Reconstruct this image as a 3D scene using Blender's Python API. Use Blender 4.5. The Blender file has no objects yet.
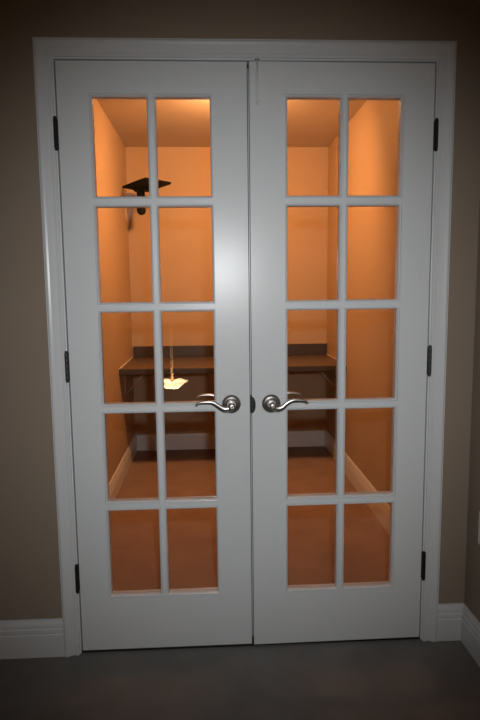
import bpy, bmesh, math, random
from mathutils import Vector, Matrix
random.seed(4)
PI = math.pi
sc = bpy.context.scene
COL = sc.collection

# ------------------------------------------------------------------ materials
def new_mat(name):
    m = bpy.data.materials.new(name); m.use_nodes = True
    nt = m.node_tree
    return m, nt, nt.nodes['Principled BSDF']

def coords(nt, scale=(1, 1, 1)):
    tc = nt.nodes.new('ShaderNodeTexCoord'); mp = nt.nodes.new('ShaderNodeMapping')
    mp.inputs['Scale'].default_value = scale
    nt.links.new(tc.outputs['Object'], mp.inputs['Vector'])
    return mp.outputs['Vector']

def noise(nt, vec, scale, detail=3, rough=.5):
    n = nt.nodes.new('ShaderNodeTexNoise')
    n.inputs['Scale'].default_value = scale; n.inputs['Detail'].default_value = detail
    n.inputs['Roughness'].default_value = rough
    nt.links.new(vec, n.inputs['Vector'])
    return n.outputs['Fac']

def ramp(nt, fac, stops):
    r = nt.nodes.new('ShaderNodeValToRGB')
    el = r.color_ramp.elements
    while len(el) < len(stops): el.new(.5)
    for e, (p, c) in zip(el, stops): e.position = p; e.color = (*c, 1)
    nt.links.new(fac, r.inputs['Fac'])
    return r.outputs['Color']

def bump(nt, bsdf, fac, strength, dist):
    b = nt.nodes.new('ShaderNodeBump')
    b.inputs['Strength'].default_value = strength; b.inputs['Distance'].default_value = dist
    nt.links.new(fac, b.inputs['Height']); nt.links.new(b.outputs['Normal'], bsdf.inputs['Normal'])

def paint(name, col, rough, var=.03, bscale=140, bstr=.05, bdist=.0006, spec=.5):
    m, nt, b = new_mat(name)
    v = coords(nt)
    c = ramp(nt, noise(nt, v, 3.0, 4), [(.3, tuple(x*(1-var) for x in col)), (.7, tuple(min(1, x*(1+var)) for x in col))])
    nt.links.new(c, b.inputs['Base Color'])
    b.inputs['Roughness'].default_value = rough
    b.inputs['Specular IOR Level'].default_value = spec
    bump(nt, b, noise(nt, v, bscale, 3), bstr, bdist)
    return m

def metal(name, col, rough, metallic=1.0):
    m, nt, b = new_mat(name)
    v = coords(nt)
    b.inputs['Base Color'].default_value = (*col, 1)
    b.inputs['Metallic'].default_value = metallic
    r = nt.nodes.new('ShaderNodeMapRange')
    r.inputs['To Min'].default_value = rough*.85; r.inputs['To Max'].default_value = rough*1.15
    nt.links.new(noise(nt, v, 60, 3), r.inputs['Value']); nt.links.new(r.outputs['Result'], b.inputs['Roughness'])
    return m

M = {}
M['door'] = paint('white semi gloss door paint', (.73, .755, .77), .30, .012, 260, .10, .0005, .42)
M['trim'] = paint('white trim paint', (.72, .735, .75), .28, .015, 220, .06, .0005)
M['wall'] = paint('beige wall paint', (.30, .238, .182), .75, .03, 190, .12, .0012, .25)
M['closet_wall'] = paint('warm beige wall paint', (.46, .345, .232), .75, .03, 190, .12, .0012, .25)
M['ceiling'] = paint('off white ceiling paint', (.60, .54, .47), .85, .02, 120, .15, .0015, .2)
M['plastic'] = paint('white plastic', (.72, .72, .68), .35, .01, 90, .01, .0002)
M['nickel'] = metal('satin nickel', (.66, .64, .61), .33)
M['hinge'] = metal('dark bronze hinge', (.018, .017, .016), .6, .5)
M['hinge_lit'] = metal('flash lit bronze hinge', (.075, .072, .07), .55, .7)  # middle hinges: flash reflection put into a lighter copy of the bronze
M['strike'] = metal('dark strike metal', (.035, .033, .032), .45, .8)
M['black'] = paint('black powder coat', (.004, .004, .004), .8, .1, 200, .05, .0004, .12)
M['tan_steel'] = paint('pale bracket steel', (.72, .68, .62), .5, .03, 120, .02, .0004)
M['brace'] = metal('bright steel bracket', (.62, .60, .57), .35, .7)
M['caulk'] = paint('white caulk', (.75, .74, .71), .6, .02)
M['rod'] = paint('dull bronze paint', (.42, .31, .18), .6)
M['brass'] = metal('antique brass', (.75, .55, .28), .3)

def laminate(name, dark, light, rough):
    m, nt, b = new_mat(name)
    v = coords(nt)
    c = ramp(nt, noise(nt, v, 55, 6, .7), [(.32, dark), (.5, tuple((a+b_)/2 for a, b_ in zip(dark, light))), (.68, light)])
    nt.links.new(c, b.inputs['Base Color']); b.inputs['Roughness'].default_value = rough
    return m
M['laminate'] = laminate('brown mottled laminate', (.065, .048, .036), (.15, .113, .085), .32)
M['laminate_edge'] = laminate('dark laminate edge', (.026, .021, .018), (.06, .047, .038), .4)

def carpet(name, dark, light):
    m, nt, b = new_mat(name)
    v = coords(nt)
    f1 = noise(nt, v, 320, 4, .7)
    c = ramp(nt, f1, [(.3, dark), (.7, light)])
    f2 = ramp(nt, noise(nt, v, 5, 4), [(.3, (.86, .86, .86)), (.7, (1.1, 1.1, 1.1))])
    mx = nt.nodes.new('ShaderNodeMix'); mx.data_type = 'RGBA'; mx.blend_type = 'MULTIPLY'
    mx.inputs['Factor'].default_value = 1
    nt.links.new(c, mx.inputs['A']); nt.links.new(f2, mx.inputs['B'])
    nt.links.new(mx.outputs['Result'], b.inputs['Base Color'])
    b.inputs['Roughness'].default_value = 1; b.inputs['Specular IOR Level'].default_value = .05
    bump(nt, b, f1, .7, .004)
    return m
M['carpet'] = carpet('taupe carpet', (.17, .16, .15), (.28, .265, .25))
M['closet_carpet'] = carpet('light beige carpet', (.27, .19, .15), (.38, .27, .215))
M['gap_shade'] = paint('dark weather strip', (.02, .02, .02), .7)  # near-black, stands in for the shade inside the door gaps

def glass_mat():
    m = bpy.data.materials.new('clear window glass'); m.use_nodes = True
    nt = m.node_tree; nt.nodes.clear()
    out = nt.nodes.new('ShaderNodeOutputMaterial'); mix = nt.nodes.new('ShaderNodeMixShader')
    tr = nt.nodes.new('ShaderNodeBsdfTransparent'); gl = nt.nodes.new('ShaderNodeBsdfGlossy')
    tr.inputs['Color'].default_value = (.97, .98, .975, 1)
    gl.inputs['Roughness'].default_value = 0.0
    ge = nt.nodes.new('ShaderNodeNewGeometry'); mr = nt.nodes.new('ShaderNodeMapRange')
    mr.inputs['To Min'].default_value = 1.5; mr.inputs['To Max'].default_value = 1/1.5
    fr = nt.nodes.new('ShaderNodeFresnel')
    nt.links.new(ge.outputs['Backfacing'], mr.inputs['Value']); nt.links.new(mr.outputs['Result'], fr.inputs['IOR'])
    nt.links.new(fr.outputs['Fac'], mix.inputs['Fac'])
    nt.links.new(tr.outputs[0], mix.inputs[1]); nt.links.new(gl.outputs[0], mix.inputs[2])
    nt.links.new(mix.outputs[0], out.inputs['Surface'])
    return m
M['glass'] = glass_mat()

def lit(name, base, em, strength):
    m, nt, b = new_mat(name)
    b.inputs['Base Color'].default_value = (*base, 1); b.inputs['Roughness'].default_value = .4
    b.inputs['Emission Color'].default_value = (*em, 1); b.inputs['Emission Strength'].default_value = strength
    return m
M['dome'] = lit('lit frosted dome', (.8, .75, .65), (1, .48, .19), 260)
M['lens'] = lit('added flood lens', (.8, .75, .65), (1, .415, .148), 360)  # glow of the added flood head
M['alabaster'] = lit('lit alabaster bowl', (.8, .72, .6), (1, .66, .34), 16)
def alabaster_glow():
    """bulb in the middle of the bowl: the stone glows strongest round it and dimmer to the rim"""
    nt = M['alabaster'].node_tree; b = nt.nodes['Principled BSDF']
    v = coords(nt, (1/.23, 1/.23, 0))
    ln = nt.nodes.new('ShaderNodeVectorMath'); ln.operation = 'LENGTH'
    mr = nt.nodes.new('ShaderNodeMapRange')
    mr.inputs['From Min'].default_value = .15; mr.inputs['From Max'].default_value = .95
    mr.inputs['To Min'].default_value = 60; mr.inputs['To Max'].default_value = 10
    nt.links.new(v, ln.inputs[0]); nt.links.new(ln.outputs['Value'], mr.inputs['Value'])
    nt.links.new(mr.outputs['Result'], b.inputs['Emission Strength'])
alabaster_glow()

# ------------------------------------------------------------------ mesh helpers
def box(bm, lo, hi, bev=0.0, seg=2):
    c = [(lo[i]+hi[i])/2 for i in range(3)]; d = [abs(hi[i]-lo[i]) for i in range(3)]
    r = bmesh.ops.create_cube(bm, size=1.0)
    vs = r['verts']
    bmesh.ops.scale(bm, vec=d, verts=vs); bmesh.ops.translate(bm, vec=c, verts=vs)
    if bev:
        es = {e for v in vs for e in v.link_edges}
        bmesh.ops.bevel(bm, geom=list(es), offset=bev, segments=seg, affect='EDGES', profile=.5)

def tube(bm, pts, radii, n=14, flat=None):
    """round (or flattened) bar along points; flat = (a, b) multipliers on the ring's two axes"""
    pts = [Vector(p) for p in pts]
    rings = []
    ref = None
    for i, p in enumerate(pts):
        a = pts[max(0, i-1)]; b = pts[min(len(pts)-1, i+1)]
        t = (b-a).normalized()
        if ref is None:
            ref = Vector((0, 0, 1)) if abs(t.z) < .9 else Vector((0, 1, 0))
        u = (ref - t*ref.dot(t)).normalized(); w = t.cross(u)
        ref = u
        r = radii[i] if isinstance(radii, (list, tuple)) else radii
        ru, rw = (r, r) if not isinstance(r, tuple) else r
        rings.append([bm.verts.new(p + u*ru*math.cos(2*PI*k/n) + w*rw*math.sin(2*PI*k/n)) for k in range(n)])
    for r0, r1 in zip(rings, rings[1:]):
        for k in range(n):
            f = bm.faces.new((r0[k], r0[(k+1) % n], r1[(k+1) % n], r1[k])); f.smooth = True
    bm.faces.new(rings[0][::-1]); bm.faces.new(rings[-1])

def lathe(bm, prof, axis='z', n=40, origin=(0, 0, 0), scallop=None):
    """prof: (radius, height) pairs"""
    o = Vector(origin); rings = []
    for r, h in prof:
        ring = []
        for k in range(n):
            a = 2*PI*k/n
            rr = max(r, 1e-5); hh = h
            if scallop: rr, hh = scallop(rr, hh, a)
            v = {'z': (rr*math.cos(a), rr*math.sin(a), hh), 'y': (rr*math.cos(a), hh, rr*math.sin(a)), 'x': (hh, rr*math.cos(a), rr*math.sin(a))}[axis]
            ring.append(bm.verts.new(o + Vector(v)))
        rings.append(ring)
    for r0, r1 in zip(rings, rings[1:]):
        for k in range(n):
            f = bm.faces.new((r0[k], r0[(k+1) % n], r1[(k+1) % n], r1[k])); f.smooth = True
    if prof[0][0] > 1e-4: bm.faces.new(rings[0][::-1])
    if prof[-1][0] > 1e-4: bm.faces.new(rings[-1])

def extrude_profile(bm, prof, p0, p1, out, up, m0=0.0, m1=0.0):
    """sweep profile (a along 'out', b along 'up') from p0 to p1; m0/m1 shear each end by a-times-m (mitres) along the run"""
    p0, p1, out, up = Vector(p0), Vector(p1), Vector(out), Vector(up)
    t = (p1-p0).normalized()
    A = [bm.verts.new(p0 + out*a + up*b + t*(m0*b)) for a, b in prof]
    B = [bm.verts.new(p1 + out*a + up*b + t*(m1*b)) for a, b in prof]
    n = len(prof)
    for i in range(n):
        j = (i+1) % n
        bm.faces.new((A[i], A[j], B[j], B[i]))
    bm.faces.new(A[::-1]); bm.faces.new(B)

def prism(bm, pts, d):
    """closed polygon pts thickened by vector d"""
    d = Vector(d)
    A = [bm.verts.new(Vector(p)) for p in pts]; B = [bm.verts.new(Vector(p)+d) for p in pts]
    n = len(pts)
    for i in range(n):
        j = (i+1) % n
        bm.faces.new((A[i], A[j], B[j], B[i]))
    bm.faces.new(A[::-1]); bm.faces.new(B)

def obj(name, bm, mat, parent=None, loc=None, rot=None):
    bmesh.ops.recalc_face_normals(bm, faces=bm.faces[:])
    me = bpy.data.meshes.new(name); bm.to_mesh(me); bm.free()
    me.materials.append(M[mat])
    o = bpy.data.objects.new(name, me); COL.objects.link(o)
    if parent: o.parent = parent
    if loc: o.location = loc
    if rot: o.rotation_euler = rot
    return o

def tag(o, label, cat, kind=None, group=None):
    o['label'] = label; o['category'] = cat
    if kind: o['kind'] = kind
    if group: o['group'] = group
    return o

def empty(name, loc=(0, 0, 0), rz=0.0):
    o = bpy.data.objects.new(name, None); COL.objects.link(o)
    o.empty_display_size = .05; o.location = loc; o.rotation_euler = (0, 0, rz)
    return o

def boxes(name, mat, lst, parent=None, bev=0.0):
    bm = bmesh.new()
    for lo, hi in lst: box(bm, lo, hi, bev)
    return obj(name, bm, mat, parent)

# ------------------------------------------------------------------ sizes (metres); doorway plane y = 0, closet at y > 0
W = .6215           # leaf width
TOP = 2.0425         # leaf top
JX = .6255          # jamb face
JT = 2.048
RX = .787           # right wall of the near room
CL, CR, CB = -.775, .805, 2.69      # closet left, right, back
CH = 2.405          # ceiling height

# ------------------------------------------------------------------ setting
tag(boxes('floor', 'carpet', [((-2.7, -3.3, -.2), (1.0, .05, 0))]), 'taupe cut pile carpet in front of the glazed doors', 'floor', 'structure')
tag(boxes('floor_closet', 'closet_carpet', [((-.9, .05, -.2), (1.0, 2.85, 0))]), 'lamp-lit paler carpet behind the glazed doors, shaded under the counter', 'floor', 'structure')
tag(boxes('ceiling', 'ceiling', [((-2.8, -9.2, CH), (1.6, 2.9, CH+.15))]), 'plain pale ceiling seen through the top panes', 'ceiling', 'structure')
tag(boxes('wall_front', 'wall', [((-2.7, 0, 0), (-JX-.016, .12, CH)), ((JX+.016, 0, 0), (.90, .12, CH)), ((-JX-.016, 0, JT+.016), (JX+.016, .12, CH))]),
    'beige painted wall around the white double doors', 'wall', 'structure')
tag(boxes('wall_right', 'wall', [((RX, -3.3, 0), (RX+.12, 0, CH))]), 'beige side wall meeting the door wall, with a white cover plate low down', 'wall', 'structure')
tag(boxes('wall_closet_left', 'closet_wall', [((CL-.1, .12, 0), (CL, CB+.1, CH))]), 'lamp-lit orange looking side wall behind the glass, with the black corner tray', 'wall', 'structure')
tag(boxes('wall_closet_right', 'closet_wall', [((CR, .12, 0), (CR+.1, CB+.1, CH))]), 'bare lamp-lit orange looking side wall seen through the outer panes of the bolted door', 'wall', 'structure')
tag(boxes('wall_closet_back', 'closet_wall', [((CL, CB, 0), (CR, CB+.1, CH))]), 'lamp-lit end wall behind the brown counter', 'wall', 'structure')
# rest of the near room and the stair hall behind the viewpoint
tag(boxes('wall_left', 'wall', [((-2.8, -9.1, -2.8), (-2.7, .12, CH))]), 'beige wall on the far side of the dark near room', 'wall', 'structure')
tag(boxes('wall_hall', 'wall', [((-2.7, -9.2, -2.8), (1.5, -9.1, CH)), ((1.5, -9.2, -2.8), (1.6, -3.3, CH))]), 'beige walls of the dark stair hall facing the doors', 'wall', 'structure')
tag(boxes('floor_hall', 'carpet', [((-2.7, -9.1, -3.0), (1.5, -3.3, -2.8))]), 'carpeted lower floor of the stair hall facing the doors', 'floor', 'structure')

BASE = [(0, 0), (.014, 0), (.014, .084), (.0115, .0865), (.0115, .089), (.0135, .092), (.0135, .105), (.0105, .108), (.0105, .111), (.0125, .114), (.0115, .124), (.008, .132), (.006, .139), (0, .140)]
def baseboard(name, p0, p1, out, label, sc_=1.0):
    bm = bmesh.new()
    extrude_profile(bm, [(a, b*sc_) for a, b in BASE], p0, p1, out, (0, 0, 1))
    tag(obj(name, bm, 'trim'), label, 'baseboard', 'structure')
CO = .6845   # casing outer edge
baseboard('baseboard_left', (-2.7, 0, 0), (-CO, 0, 0), (0, -1, 0), 'long white stepped baseboard under the beige wall on the bolt-free door\'s side')
baseboard('baseboard_front', (CO, 0, 0), (RX, 0, 0), (0, -1, 0), 'short white stepped baseboard between door casing and room corner')
baseboard('baseboard_right', (RX, -3.3, 0), (RX, -.0145, 0), (-1, 0, 0), 'white stepped baseboard below the low white cover plate')
baseboard('baseboard_closet_left', (CL, .12, 0), (CL, CB, 0), (1, 0, 0), 'lamp-lit baseboard behind the glass on the black tray\'s side')
baseboard('baseboard_closet_right', (CR, .12, 0), (CR, CB, 0), (-1, 0, 0), 'lamp-lit baseboard running diagonally behind the bolted door\'s outer panes')
baseboard('baseboard_closet_back', (CL+.0145, CB, 0), (CR-.0145, CB, 0), (0, -1, 0), 'shaded baseboard on the end wall beneath the brown counter', .93)

# casing, mitred at the head
CAS = [(0, 0), (.007, 0), (.0105, .004), (.0105, .011), (.008, .013), (.009, .026), (.0125, .031), (.016, .037), (.0175, .043), (.0175, .047), (.0145, .0515), (.0145, .0535), (0, .0535)]
CI = JX+.005
CT = JT+.005
def casing(name, p0, p1, up, m0, m1, label):
    bm = bmesh.new()
    extrude_profile(bm, CAS, p0, p1, (0, -1, 0), up, m0, m1)
    tag(obj(name, bm, 'trim'), label, 'door casing', 'structure')
casing('trim_1', (-CI, 0, 0), (-CI, 0, CT), (-1, 0, 0), 0, 1, 'upright white moulded casing beside the door without a bolt')
casing('trim_2', (CI, 0, 0), (CI, 0, CT), (1, 0, 0), 0, 1, 'upright white moulded casing beside the bolted door, near the room corner')
casing('trim_3', (-CI, 0, CT), (CI, 0, CT), (0, 0, 1), -1, 1, 'white moulded head casing across the top of both doors')

# jamb with stops
jr = tag(empty('trim_4'), 'white door jamb lining the opening with its narrow edge showing beside the hinges', 'door jamb', 'structure')
boxes('side_jamb', 'trim', [((-JX-.0155, .0005, 0), (-JX, .1195, JT))], jr, .001)
boxes('side_jamb', 'trim', [((JX, .0005, 0), (JX+.0155, .1195, JT))], jr, .001)
boxes('head_jamb', 'trim', [((-JX-.0155, .0005, JT), (JX+.0155, .1195, JT+.0155))], jr, .001)
boxes('door_stop', 'trim', [((-JX, .041, 0), (-JX+.012, .075, JT-.012)), ((JX-.012, .041, 0), (JX, .075, JT-.012)), ((-JX, .041, JT-.012), (JX, .075, JT))], jr)
boxes('gap_shade_strip', 'gap_shade', [((-JX, .036, 0), (-JX+.011, .041, JT-.011)), ((JX-.011, .036, 0), (JX, .041, JT-.011)), ((-JX, .036, JT-.011), (JX, .041, JT))], jr)  # dark strips added to put shade into the gaps round the doors
tag(boxes('trim_5', 'strike', [((-JX, .004, 0), (JX, .09, .007))], None, .002), 'dark low threshold strip added to darken the gap under both doors', 'threshold', 'structure')  # added to keep the gap under the doors dark, without light leaking

# ------------------------------------------------------------------ the two glazed doors
PT, PB = 1.9335, .2195          # glass field, top and bottom (visible)
SI, SH = .1268, .1130           # stile to visible glass, meeting edge / hinge edge
MV, MH, BD = .029, .0340, .009  # muntins, bead width
TH = .035

def bead_ring(bm, x0, x1, z0, z1):
    prof = [(0, .001), (.0003, .0035), (.0013, .0035), (.0018, -.0012), (.0035, -.003), (.006, -.0018), (.0072, .002), (.009, .0045), (.009, .0163)]
    for flip in (False, True):
        loops = []
        for d, y in prof:
            yy = TH - y if flip else y
            loops.append([bm.verts.new((x, yy, z)) for x, z in ((x0+d, z0+d), (x1-d, z0+d), (x1-d, z1-d), (x0+d, z1-d))])
        for a, b in zip(loops, loops[1:]):
            for k in range(4):
                bm.faces.new((a[k], a[(k+1) % 4], b[(k+1) % 4], b[k]))

def lever(parent, u0, s, front, path):
    """rosette + lever; u0 rosette centre along the leaf, path = (towards hinge, dz) pairs, s = sign of 'towards hinge' in local x"""
    y0 = 0 if front else TH; d = -1 if front else 1
    zc = .911
    base = boxes_dummy = None
    bm = bmesh.new()
    lathe(bm, [(.0335, 0), (.0335, d*.003), (.031, d*.007), (.024, d*.0105), (.0165, d*.012), (.015, d*.014)], 'y', 44, (u0, y0, zc))
    h = obj('lever_handle', bm, 'nickel', parent)
    h['label'] = 'satin nickel lever handle on the ' + ('near face' if front else 'inner face seen through the glass')
    bm = bmesh.new()
    lathe(bm, [(.012, d*.010), (.012, d*.036), (.0125, d*.041), (.0125, d*.054), (.0115, d*.058), (.006, d*.0595)], 'y', 28, (u0, y0, zc))
    obj('spindle', bm, 'nickel', h)
    # lever: smooth path through the points
    P = [Vector((u0 + s*a, y0 + d*.050, zc + b)) for a, b in path]
    pts = []
    for i in range(len(P)-1):
        q0, q1, q2, q3 = P[max(0, i-1)], P[i], P[i+1], P[min(len(P)-1, i+2)]
        for t in (0, .2, .4, .6, .8):
            pts.append(.5*((2*q1) + (q2-q0)*t + (2*q0-5*q1+4*q2-q3)*t*t + (3*q1-3*q2+q3-q0)*t**3))
    pts.append(P[-1])
    n = len(pts); rad = []
    for i in range(n):
        f = i/(n-1)
        rv = .0080*(1-f)**1.1 + .0030
        rad.append((rv, .0065*(1-.35*f)))
    bm = bmesh.new(); tube(bm, pts, rad, 16)
    obj('lever_bar', bm, 'nickel', h)

def hinge(parent, s, z0, z1, mat):
    bm = bmesh.new()
    x = -s*.0055; y = -.0065; n = 5; L = (z1-z0)/n
    for k in range(n):
        a, b = z0+k*L+.0002, z0+(k+1)*L-.0002
        lathe(bm, [(.0063, a), (.0066, a+.0006), (.0066, b-.0006), (.0063, b)], 'z', 18, (x, y, 0))
    h = obj('hinge', bm, mat, parent)
    bm = bmesh.new()
    lathe(bm, [(.0035, z0-.002), (.0035, z1+.0015), (.0058, z1+.002), (.0058, z1+.005), (.003, z1+.0065)], 'z', 16, (x, y, 0))
    lathe(bm, [(.0030, z0-.0065), (.0058, z0-.005), (.0058, z0-.002), (.0035, z0-.0015)], 'z', 16, (x, y, 0))
    obj('hinge_pin', bm, mat, h)
    bm = bmesh.new()
    box(bm, (min(0, -s*.0036), -.006, z0), (max(0, -s*.0036), .028, z1))
    obj('hinge_leaf', bm, mat, h)

def build_door(name, s, hinge_z, hinge_mats, path, label, rz):
    root = empty(name, (-s*W-s*.001, 0, 0), rz)
    tag(root, label, 'door', 'structure')
    X = lambda u0, u1: (min(s*u0, s*u1), max(s*u0, s*u1))
    so = SI - BD; sh = SH - BD
    zb, zt = .012, TOP
    z0, z1 = PB-BD, PT+BD
    bv = .0015
    x = X(.0022, sh);        boxes('stile', 'door', [((x[0], 0, zb), (x[1], TH, zt))], root)
    x = X(W-so, W-(.0042 if s > 0 else .0015));  boxes('stile', 'door', [((x[0], 0, zb), (x[1], TH, zt))], root)
    x = X(sh, W-so)
    boxes('top_rail', 'door', [((x[0], 0, z1), (x[1], TH, zt))], root)
    boxes('bottom_rail', 'door', [((x[0], 0, zb), (x[1], TH, z0))], root)
    # glass field split 2 x 5
    ph = (PT-PB-4*MH)/5; pw = (W-SI-SH-MV)/2
    us = [(SH, SH+pw), (SH+pw+MV, W-SI)]
    zs = [(PT-i*(ph+MH)-ph, PT-i*(ph+MH)) for i in range(5)]
    bm = bmesh.new()
    a, b = X(us[0][1]+BD, us[1][0]-BD)
    box(bm, (a, .0005, z0), (b, TH-.0005, z1))
    for (l1, h1), (l2, h2) in zip(zs, zs[1:]):
        for u in us:
            a, b = X(u[0]-BD, u[1]+BD)
            box(bm, (a, .0005, h2+BD), (b, TH-.0005, l1-BD))
    obj('muntin_grid', bm, 'door', root)
    bm = bmesh.new(); bg = bmesh.new()
    for l, h in zs:
        for u in us:
            a, b = X(u[0]-BD, u[1]+BD)
            bead_ring(bm, a, b, l-BD, h+BD)
            box(bg, (a+.0008, .0164, l-BD+.0008), (b-.0008, .0186, h+BD-.0008))
    obj('glazing_bead', bm, 'door', root)
    g = obj('glass_panes', bg, 'glass', root); g['label'] = 'ten clear glass panes'
    u0 = W-.0685
    lever(root, s*u0, -s, True, path); lever(root, s*u0, -s, False, path)
    for (za, zc), mt in zip(hinge_z, hinge_mats): hinge(root, s, za, zc, mt)
    return root

pathL = [(0, -.003), (.016, -.008), (.030, -.006), (.048, .006), (.066, .0165), (.092, .018), (.112, .0155), (.121, .008)]
pathR = [(0, -.003), (.018, -.009), (.034, -.004), (.050, .010), (.072, .0195), (.100, .0185), (.114, .014), (.120, .008)]
d1 = build_door('door_1', 1, [(1.769, 1.863), (1.005, 1.1), (.243, .338)], ['hinge', 'hinge_lit', 'hinge'], pathL,
    'white ten-pane glazed door without a bolt, the black corner tray showing through it', math.radians(0.0))
d2 = build_door('door_2', -1, [(1.767, 1.86), (1.003, 1.1), (.245, .343)], ['hinge', 'hinge_lit', 'hinge'], pathR,
    'white ten-pane glazed door with a slim white bolt at its top meeting corner', math.radians(.5))

# meeting edge: astragal on the inside of the first leaf, strike on the second
o = boxes('astragal', 'door', [((W-.02, TH+.0005, .02), (W+.022, TH+.0105, JT-.0125))], d1)  # unseen strip added to stop lamp light showing through the gap
o2 = boxes('edge_gap_shade', 'gap_shade', [((W-.004, TH-.004, .02), (W+.0005, TH+.0004, TOP-.002))], d1)  # dark strip added for the shade in the meeting gap
bm = bmesh.new()
zc = .907
pts = [(-(W-.0016), -.0012, zc-.030)] + [(-(W-.0016)+.0125*math.cos(a), -.0012, zc+.029*math.sin(a)) for a in [(-.5+k/14)*PI for k in range(15)]] + [(-(W-.0016), -.0012, zc+.030)]
prism(bm, pts, (0, .0035, 0))
st = obj('strike_plate', bm, 'strike', d2); st['label'] = 'dark metal strike lip on the meeting edge'
bm = bmesh.new(); box(bm, (-(W-.001), .004, zc-.028), (-(W-.0016), .028, zc+.028)); box(bm, (-(W+.0012), .004, zc-.03), (-(W-.0012), .03, zc+.03), .0004)
obj('strike_box', bm, 'strike', st)
# slim surface bolt
bx = -(W-.0275)
bm = bmesh.new(); box(bm, (bx-.006, -.0045, 1.903), (bx+.006, .0002, 2.046), .0015)
sb = obj('surface_bolt', bm, 'trim', d2); sb['label'] = 'slim white painted surface bolt'
bm = bmesh.new(); tube(bm, [(bx, -.006, 1.912), (bx, -.006, 2.050)], .0028, 12); obj('bolt_rod', bm, 'trim', sb)
bm = bmesh.new(); lathe(bm, [(.003, -.006), (.003, -.012), (.0052, -.0125), (.0052, -.0165), (.002, -.0185)], 'y', 18, (bx, 0, 1.909)); obj('bolt_knob', bm, 'trim', sb)
bm = bmesh.new(); box(bm, (bx-.0075, -.007, 2.0445), (bx+.0075, -.0005, 2.0475), .0008); obj('bolt_keeper', bm, 'strike', sb)

# ------------------------------------------------------------------ cover plate on the near right wall
op = tag(empty('outlet_plate', (RX, -.134, .477)), 'small white electrical outlet plate low on the side wall by the corner', 'outlet')
bm = bmesh.new(); box(bm, (-.006, -.035, -.058), (0, .035, .058), .0025, 3); obj('cover_plate', bm, 'plastic', op)
for z in (-.02, .02):
    bm = bmesh.new(); box(bm, (-.008, -.0165, z-.014), (-.005, .0165, z+.014), .001)
    r_ = obj('receptacle', bm, 'plastic', op)
    bm = bmesh.new()
    for yy in (-.006, .006): box(bm, (-.0083, yy-.001, z-.002), (-.0078, yy+.001, z+.006))
    obj('slot', bm, 'black', r_)
bm = bmesh.new(); lathe(bm, [(.003, -.006), (.0028, -.0072), (.001, -.0075)], 'x', 14); obj('screw', bm, 'nickel', op)

# ------------------------------------------------------------------ built-in counter in the closet
ct = tag(empty('counter', (0, CB, 0)), 'brown mottled built-in counter with a raised back strip along the end wall', 'counter')
ct.location = (0, 0, 0)
CF = 1.985
bm = bmesh.new(); box(bm, (CL+.0005, CF+.004, .734), (CR-.0005, CB-.0005, .768), .002); obj('countertop', bm, 'laminate', ct)
bm = bmesh.new(); box(bm, (CL+.001, CF, .730), (CR-.001, CF+.02, .7695), .005, 3); e_ = obj('front_edge', bm, 'laminate_edge', ct); e_['label'] = 'dark rolled front edge'
bm = bmesh.new(); box(bm, (CL+.012, CB-.022, .7682), (CR-.004, CB-.0005, .859), .003); e_ = obj('backsplash', bm, 'laminate_edge', ct); e_['label'] = 'darker raised back strip'
for x0, x1 in ((CL, CL+.007), (CR-.007, CR)):
    bm = bmesh.new(); box(bm, (x0, CF+.01, .7685), (x1, CB-.022, .775), .002); obj('caulk_line', bm, 'caulk', ct)
def bracket(xw, s):
    y = 2.242; w = .009
    bm = bmesh.new()
    box(bm, (xw if s > 0 else xw-.003, y-w, .543), (xw+.003 if s > 0 else xw, y+w, .733)); br = obj('bracket', bm, 'brace', ct)
    br['label'] = 'pale steel triangular bracket under the worktop'
    bm = bmesh.new(); a, b = sorted((xw, xw+s*.18)); box(bm, (a, y-w, .7305), (b, y+w, .7338)); obj('top_leg', bm, 'brace', br)
    bm = bmesh.new(); tube(bm, [(xw+s*.004, y-.004, .548), (xw+s*.170, y-.004, .731)], .0045, 10); obj('diagonal', bm, 'brace', br)
bracket(CL, 1); bracket(CR, -1)

# ------------------------------------------------------------------ corner tray on its wall bracket
tr = tag(empty('wall_tray', (CL, 2.5, 1.8)), 'black tilted tray on a wall arm high in the closet corner', 'wall mount')
tr.location = (0, 0, 0)
q = [Vector((-.768, 2.405, 2.05)), Vector((-.567, 2.076, 2.05)), Vector((-.403, 2.248, 2.05)), Vector((-.606, 2.60, 2.05))]
bm = bmesh.new(); prism(bm, q, (0, 0, .006))
# raised lip round the tray
for a, b in zip(q, q[1:]+q[:1]):
    d = (b-a).normalized(); nrm = Vector((-d.y, d.x, 0))
    c_ = (q[0]+q[2])/2
    if nrm.dot(c_-a) < 0: nrm = -nrm
    prism(bm, [a, b, b+nrm*.004, a+nrm*.004], (0, 0, .014))
obj('tray', bm, 'black', tr)
tc = (q[0]+q[1]+q[2]+q[3])/4
post = Vector((-.637, 2.42, 0))
bm = bmesh.new(); box(bm, (post.x-.05, post.y-.05, 2.030), (post.x+.06, post.y+.04, 2.0495), .004); obj('mounting_head', bm, 'black', tr)
bm = bmesh.new(); tube(bm, [(post.x, post.y, 2.04), (post.x, post.y, 1.90)], .030, 20); pm = obj('post', bm, 'black', tr)
bm = bmesh.new()
lathe(bm, [(.001, -.036), (.016, -.032), (.028, -.022), (.033, -.008), (.033, .008), (.028, .022), (.016, .032), (.001, .036)], 'z', 24, (post.x, post.y, 1.893)); obj('knuckle', bm, 'black', pm)
bm = bmesh.new(); tube(bm, [(post.x, post.y, 1.955), (-.70, 2.46, 1.955), (CL+.012, 2.50, 1.955)], .018, 14); obj('arm', bm, 'black', tr)
bm = bmesh.new()
prism(bm, [(CL+.002, 2.40, 2.040), (CL+.002, 2.60, 2.040), (CL+.002, 2.655, 1.795), (CL+.002, 2.63, 1.79)], (.006, 0, 0))
wp = obj('wall_plate', bm, 'tan_steel', tr); wp['label'] = 'pale triangular steel wall plate'
bm = bmesh.new()
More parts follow.
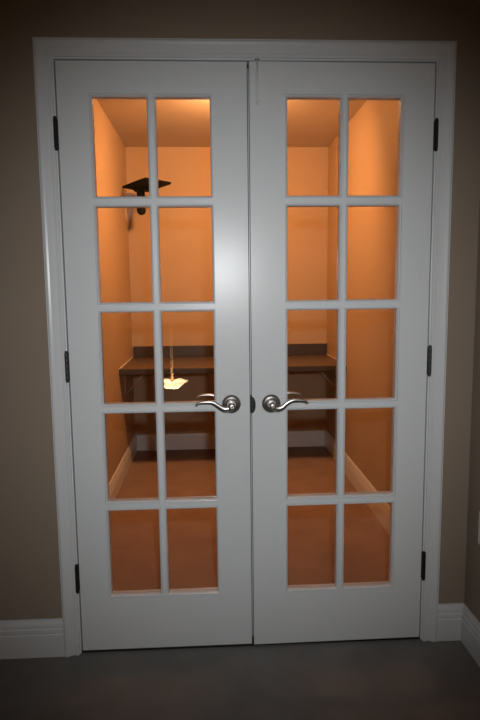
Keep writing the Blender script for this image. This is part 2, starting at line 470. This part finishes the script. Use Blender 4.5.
prism(bm, [(CL+.006, 2.66, 1.80), (CL+.006, 2.575, 2.04), (CL+.078, 2.575, 2.04)], (0, .005, 0))
obj('gusset', bm, 'tan_steel', wp)

# ------------------------------------------------------------------ closet ceiling light; flood head and opaque cap added to steer light to the counter
TILT = 54
LX, LY = .0, 1.18
cl_ = tag(empty('ceiling_light', (LX, LY, CH)), 'glowing ceiling light just inside above the doors, an added flood head tilted towards the counter', 'ceiling light')
bm = bmesh.new(); lathe(bm, [(.125, 0), (.125, -.014), (.12, -.018), (.11, -.018)], 'z', 40); obj('base_ring', bm, 'brass', cl_)
bm = bmesh.new(); lathe(bm, [(.110, -.0185), (.113, -.026), (.113, -.034), (.109, -.040)], 'z', 40); obj('glass_band', bm, 'dome', cl_)
bm = bmesh.new(); lathe(bm, [(.110, -.0405), (.112, -.043), (.10, -.050), (.05, -.056), (.001, -.057)], 'z', 40); obj('light_block_cap', bm, 'brass', cl_)  # opaque cap added to keep lamp light off the doors and carpet
fh = Matrix.Rotation(math.radians(TILT), 4, 'X')
bm = bmesh.new()
lathe(bm, [(.001, .07), (.05, .066), (.08, .05), (.098, .02), (.104, -.012), (.100, -.012), (.094, .0), (.001, .004)], 'z', 40)
bmesh.ops.transform(bm, matrix=fh, verts=bm.verts[:])
h_ = obj('added_flood_head', bm, 'nickel', cl_, (0, .03, -.145))  # made-up head, turns the lamp light away from the doors
bm = bmesh.new(); lathe(bm, [(.092, -.001), (.08, -.004), (.04, -.006), (.001, -.0065)], 'z', 40)
bmesh.ops.transform(bm, matrix=fh, verts=bm.verts[:])
obj('added_flood_lens', bm, 'lens', h_)
bm = bmesh.new(); tube(bm, [(0, 0, -.05), (0, -.01, -.09)], .012, 12); obj('swivel', bm, 'nickel', cl_)

# ------------------------------------------------------------------ bowl pendant over the stair hall: seen mirrored in the first door's glass
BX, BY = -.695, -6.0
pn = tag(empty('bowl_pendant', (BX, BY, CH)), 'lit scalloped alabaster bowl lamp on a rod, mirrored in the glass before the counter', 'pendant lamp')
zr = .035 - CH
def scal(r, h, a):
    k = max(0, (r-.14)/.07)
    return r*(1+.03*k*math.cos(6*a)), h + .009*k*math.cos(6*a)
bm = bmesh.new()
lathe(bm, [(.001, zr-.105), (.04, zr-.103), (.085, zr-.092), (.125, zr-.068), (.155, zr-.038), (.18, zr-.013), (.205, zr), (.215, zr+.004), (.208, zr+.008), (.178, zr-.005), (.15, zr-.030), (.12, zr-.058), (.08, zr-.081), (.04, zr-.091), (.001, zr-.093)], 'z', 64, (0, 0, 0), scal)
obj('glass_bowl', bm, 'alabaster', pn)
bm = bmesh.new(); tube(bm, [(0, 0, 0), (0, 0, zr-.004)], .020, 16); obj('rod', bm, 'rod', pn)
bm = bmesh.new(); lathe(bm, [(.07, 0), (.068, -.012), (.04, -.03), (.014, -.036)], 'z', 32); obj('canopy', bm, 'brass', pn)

# ------------------------------------------------------------------ lights, world, camera
L = bpy.data.lights.new('camera_flash', 'SPOT'); L.energy = 72; L.color = (.97, .99, 1.0)
L.spot_size = math.radians(76); L.spot_blend = 1.0; L.shadow_soft_size = .022
lo = bpy.data.objects.new('camera_flash', L); COL.objects.link(lo)
lo.location = (-.075, -1.985, 1.436)
lo.rotation_euler = (math.radians(79), 0, math.radians(-1))

w = bpy.data.worlds.new('dark room air'); sc.world = w; w.use_nodes = True
w.node_tree.nodes['Background'].inputs['Color'].default_value = (.9, .95, 1, 1)
w.node_tree.nodes['Background'].inputs['Strength'].default_value = .003

cam = bpy.data.cameras.new('camera'); co = bpy.data.objects.new('camera', cam); COL.objects.link(co)
co.location = (-.1336, -1.9846, 1.3098)
co.rotation_euler = (1.44826, .01118, -.04969)
cam.sensor_fit = 'VERTICAL'; cam.sensor_height = 24.0
cam.lens = 578.79*24/720
cam.clip_start = .02
sc.camera = co

sc.view_settings.view_transform = 'Standard'; sc.view_settings.look = 'None'
sc.view_settings.exposure = 0; sc.view_settings.gamma = 1; sc.view_settings.use_curve_mapping = False
sc.cycles.use_denoising = True
sc.cycles.max_bounces = 10; sc.cycles.diffuse_bounces = 5; sc.cycles.transparent_max_bounces = 16
sc.cycles.caustics_reflective = False; sc.cycles.caustics_refractive = False
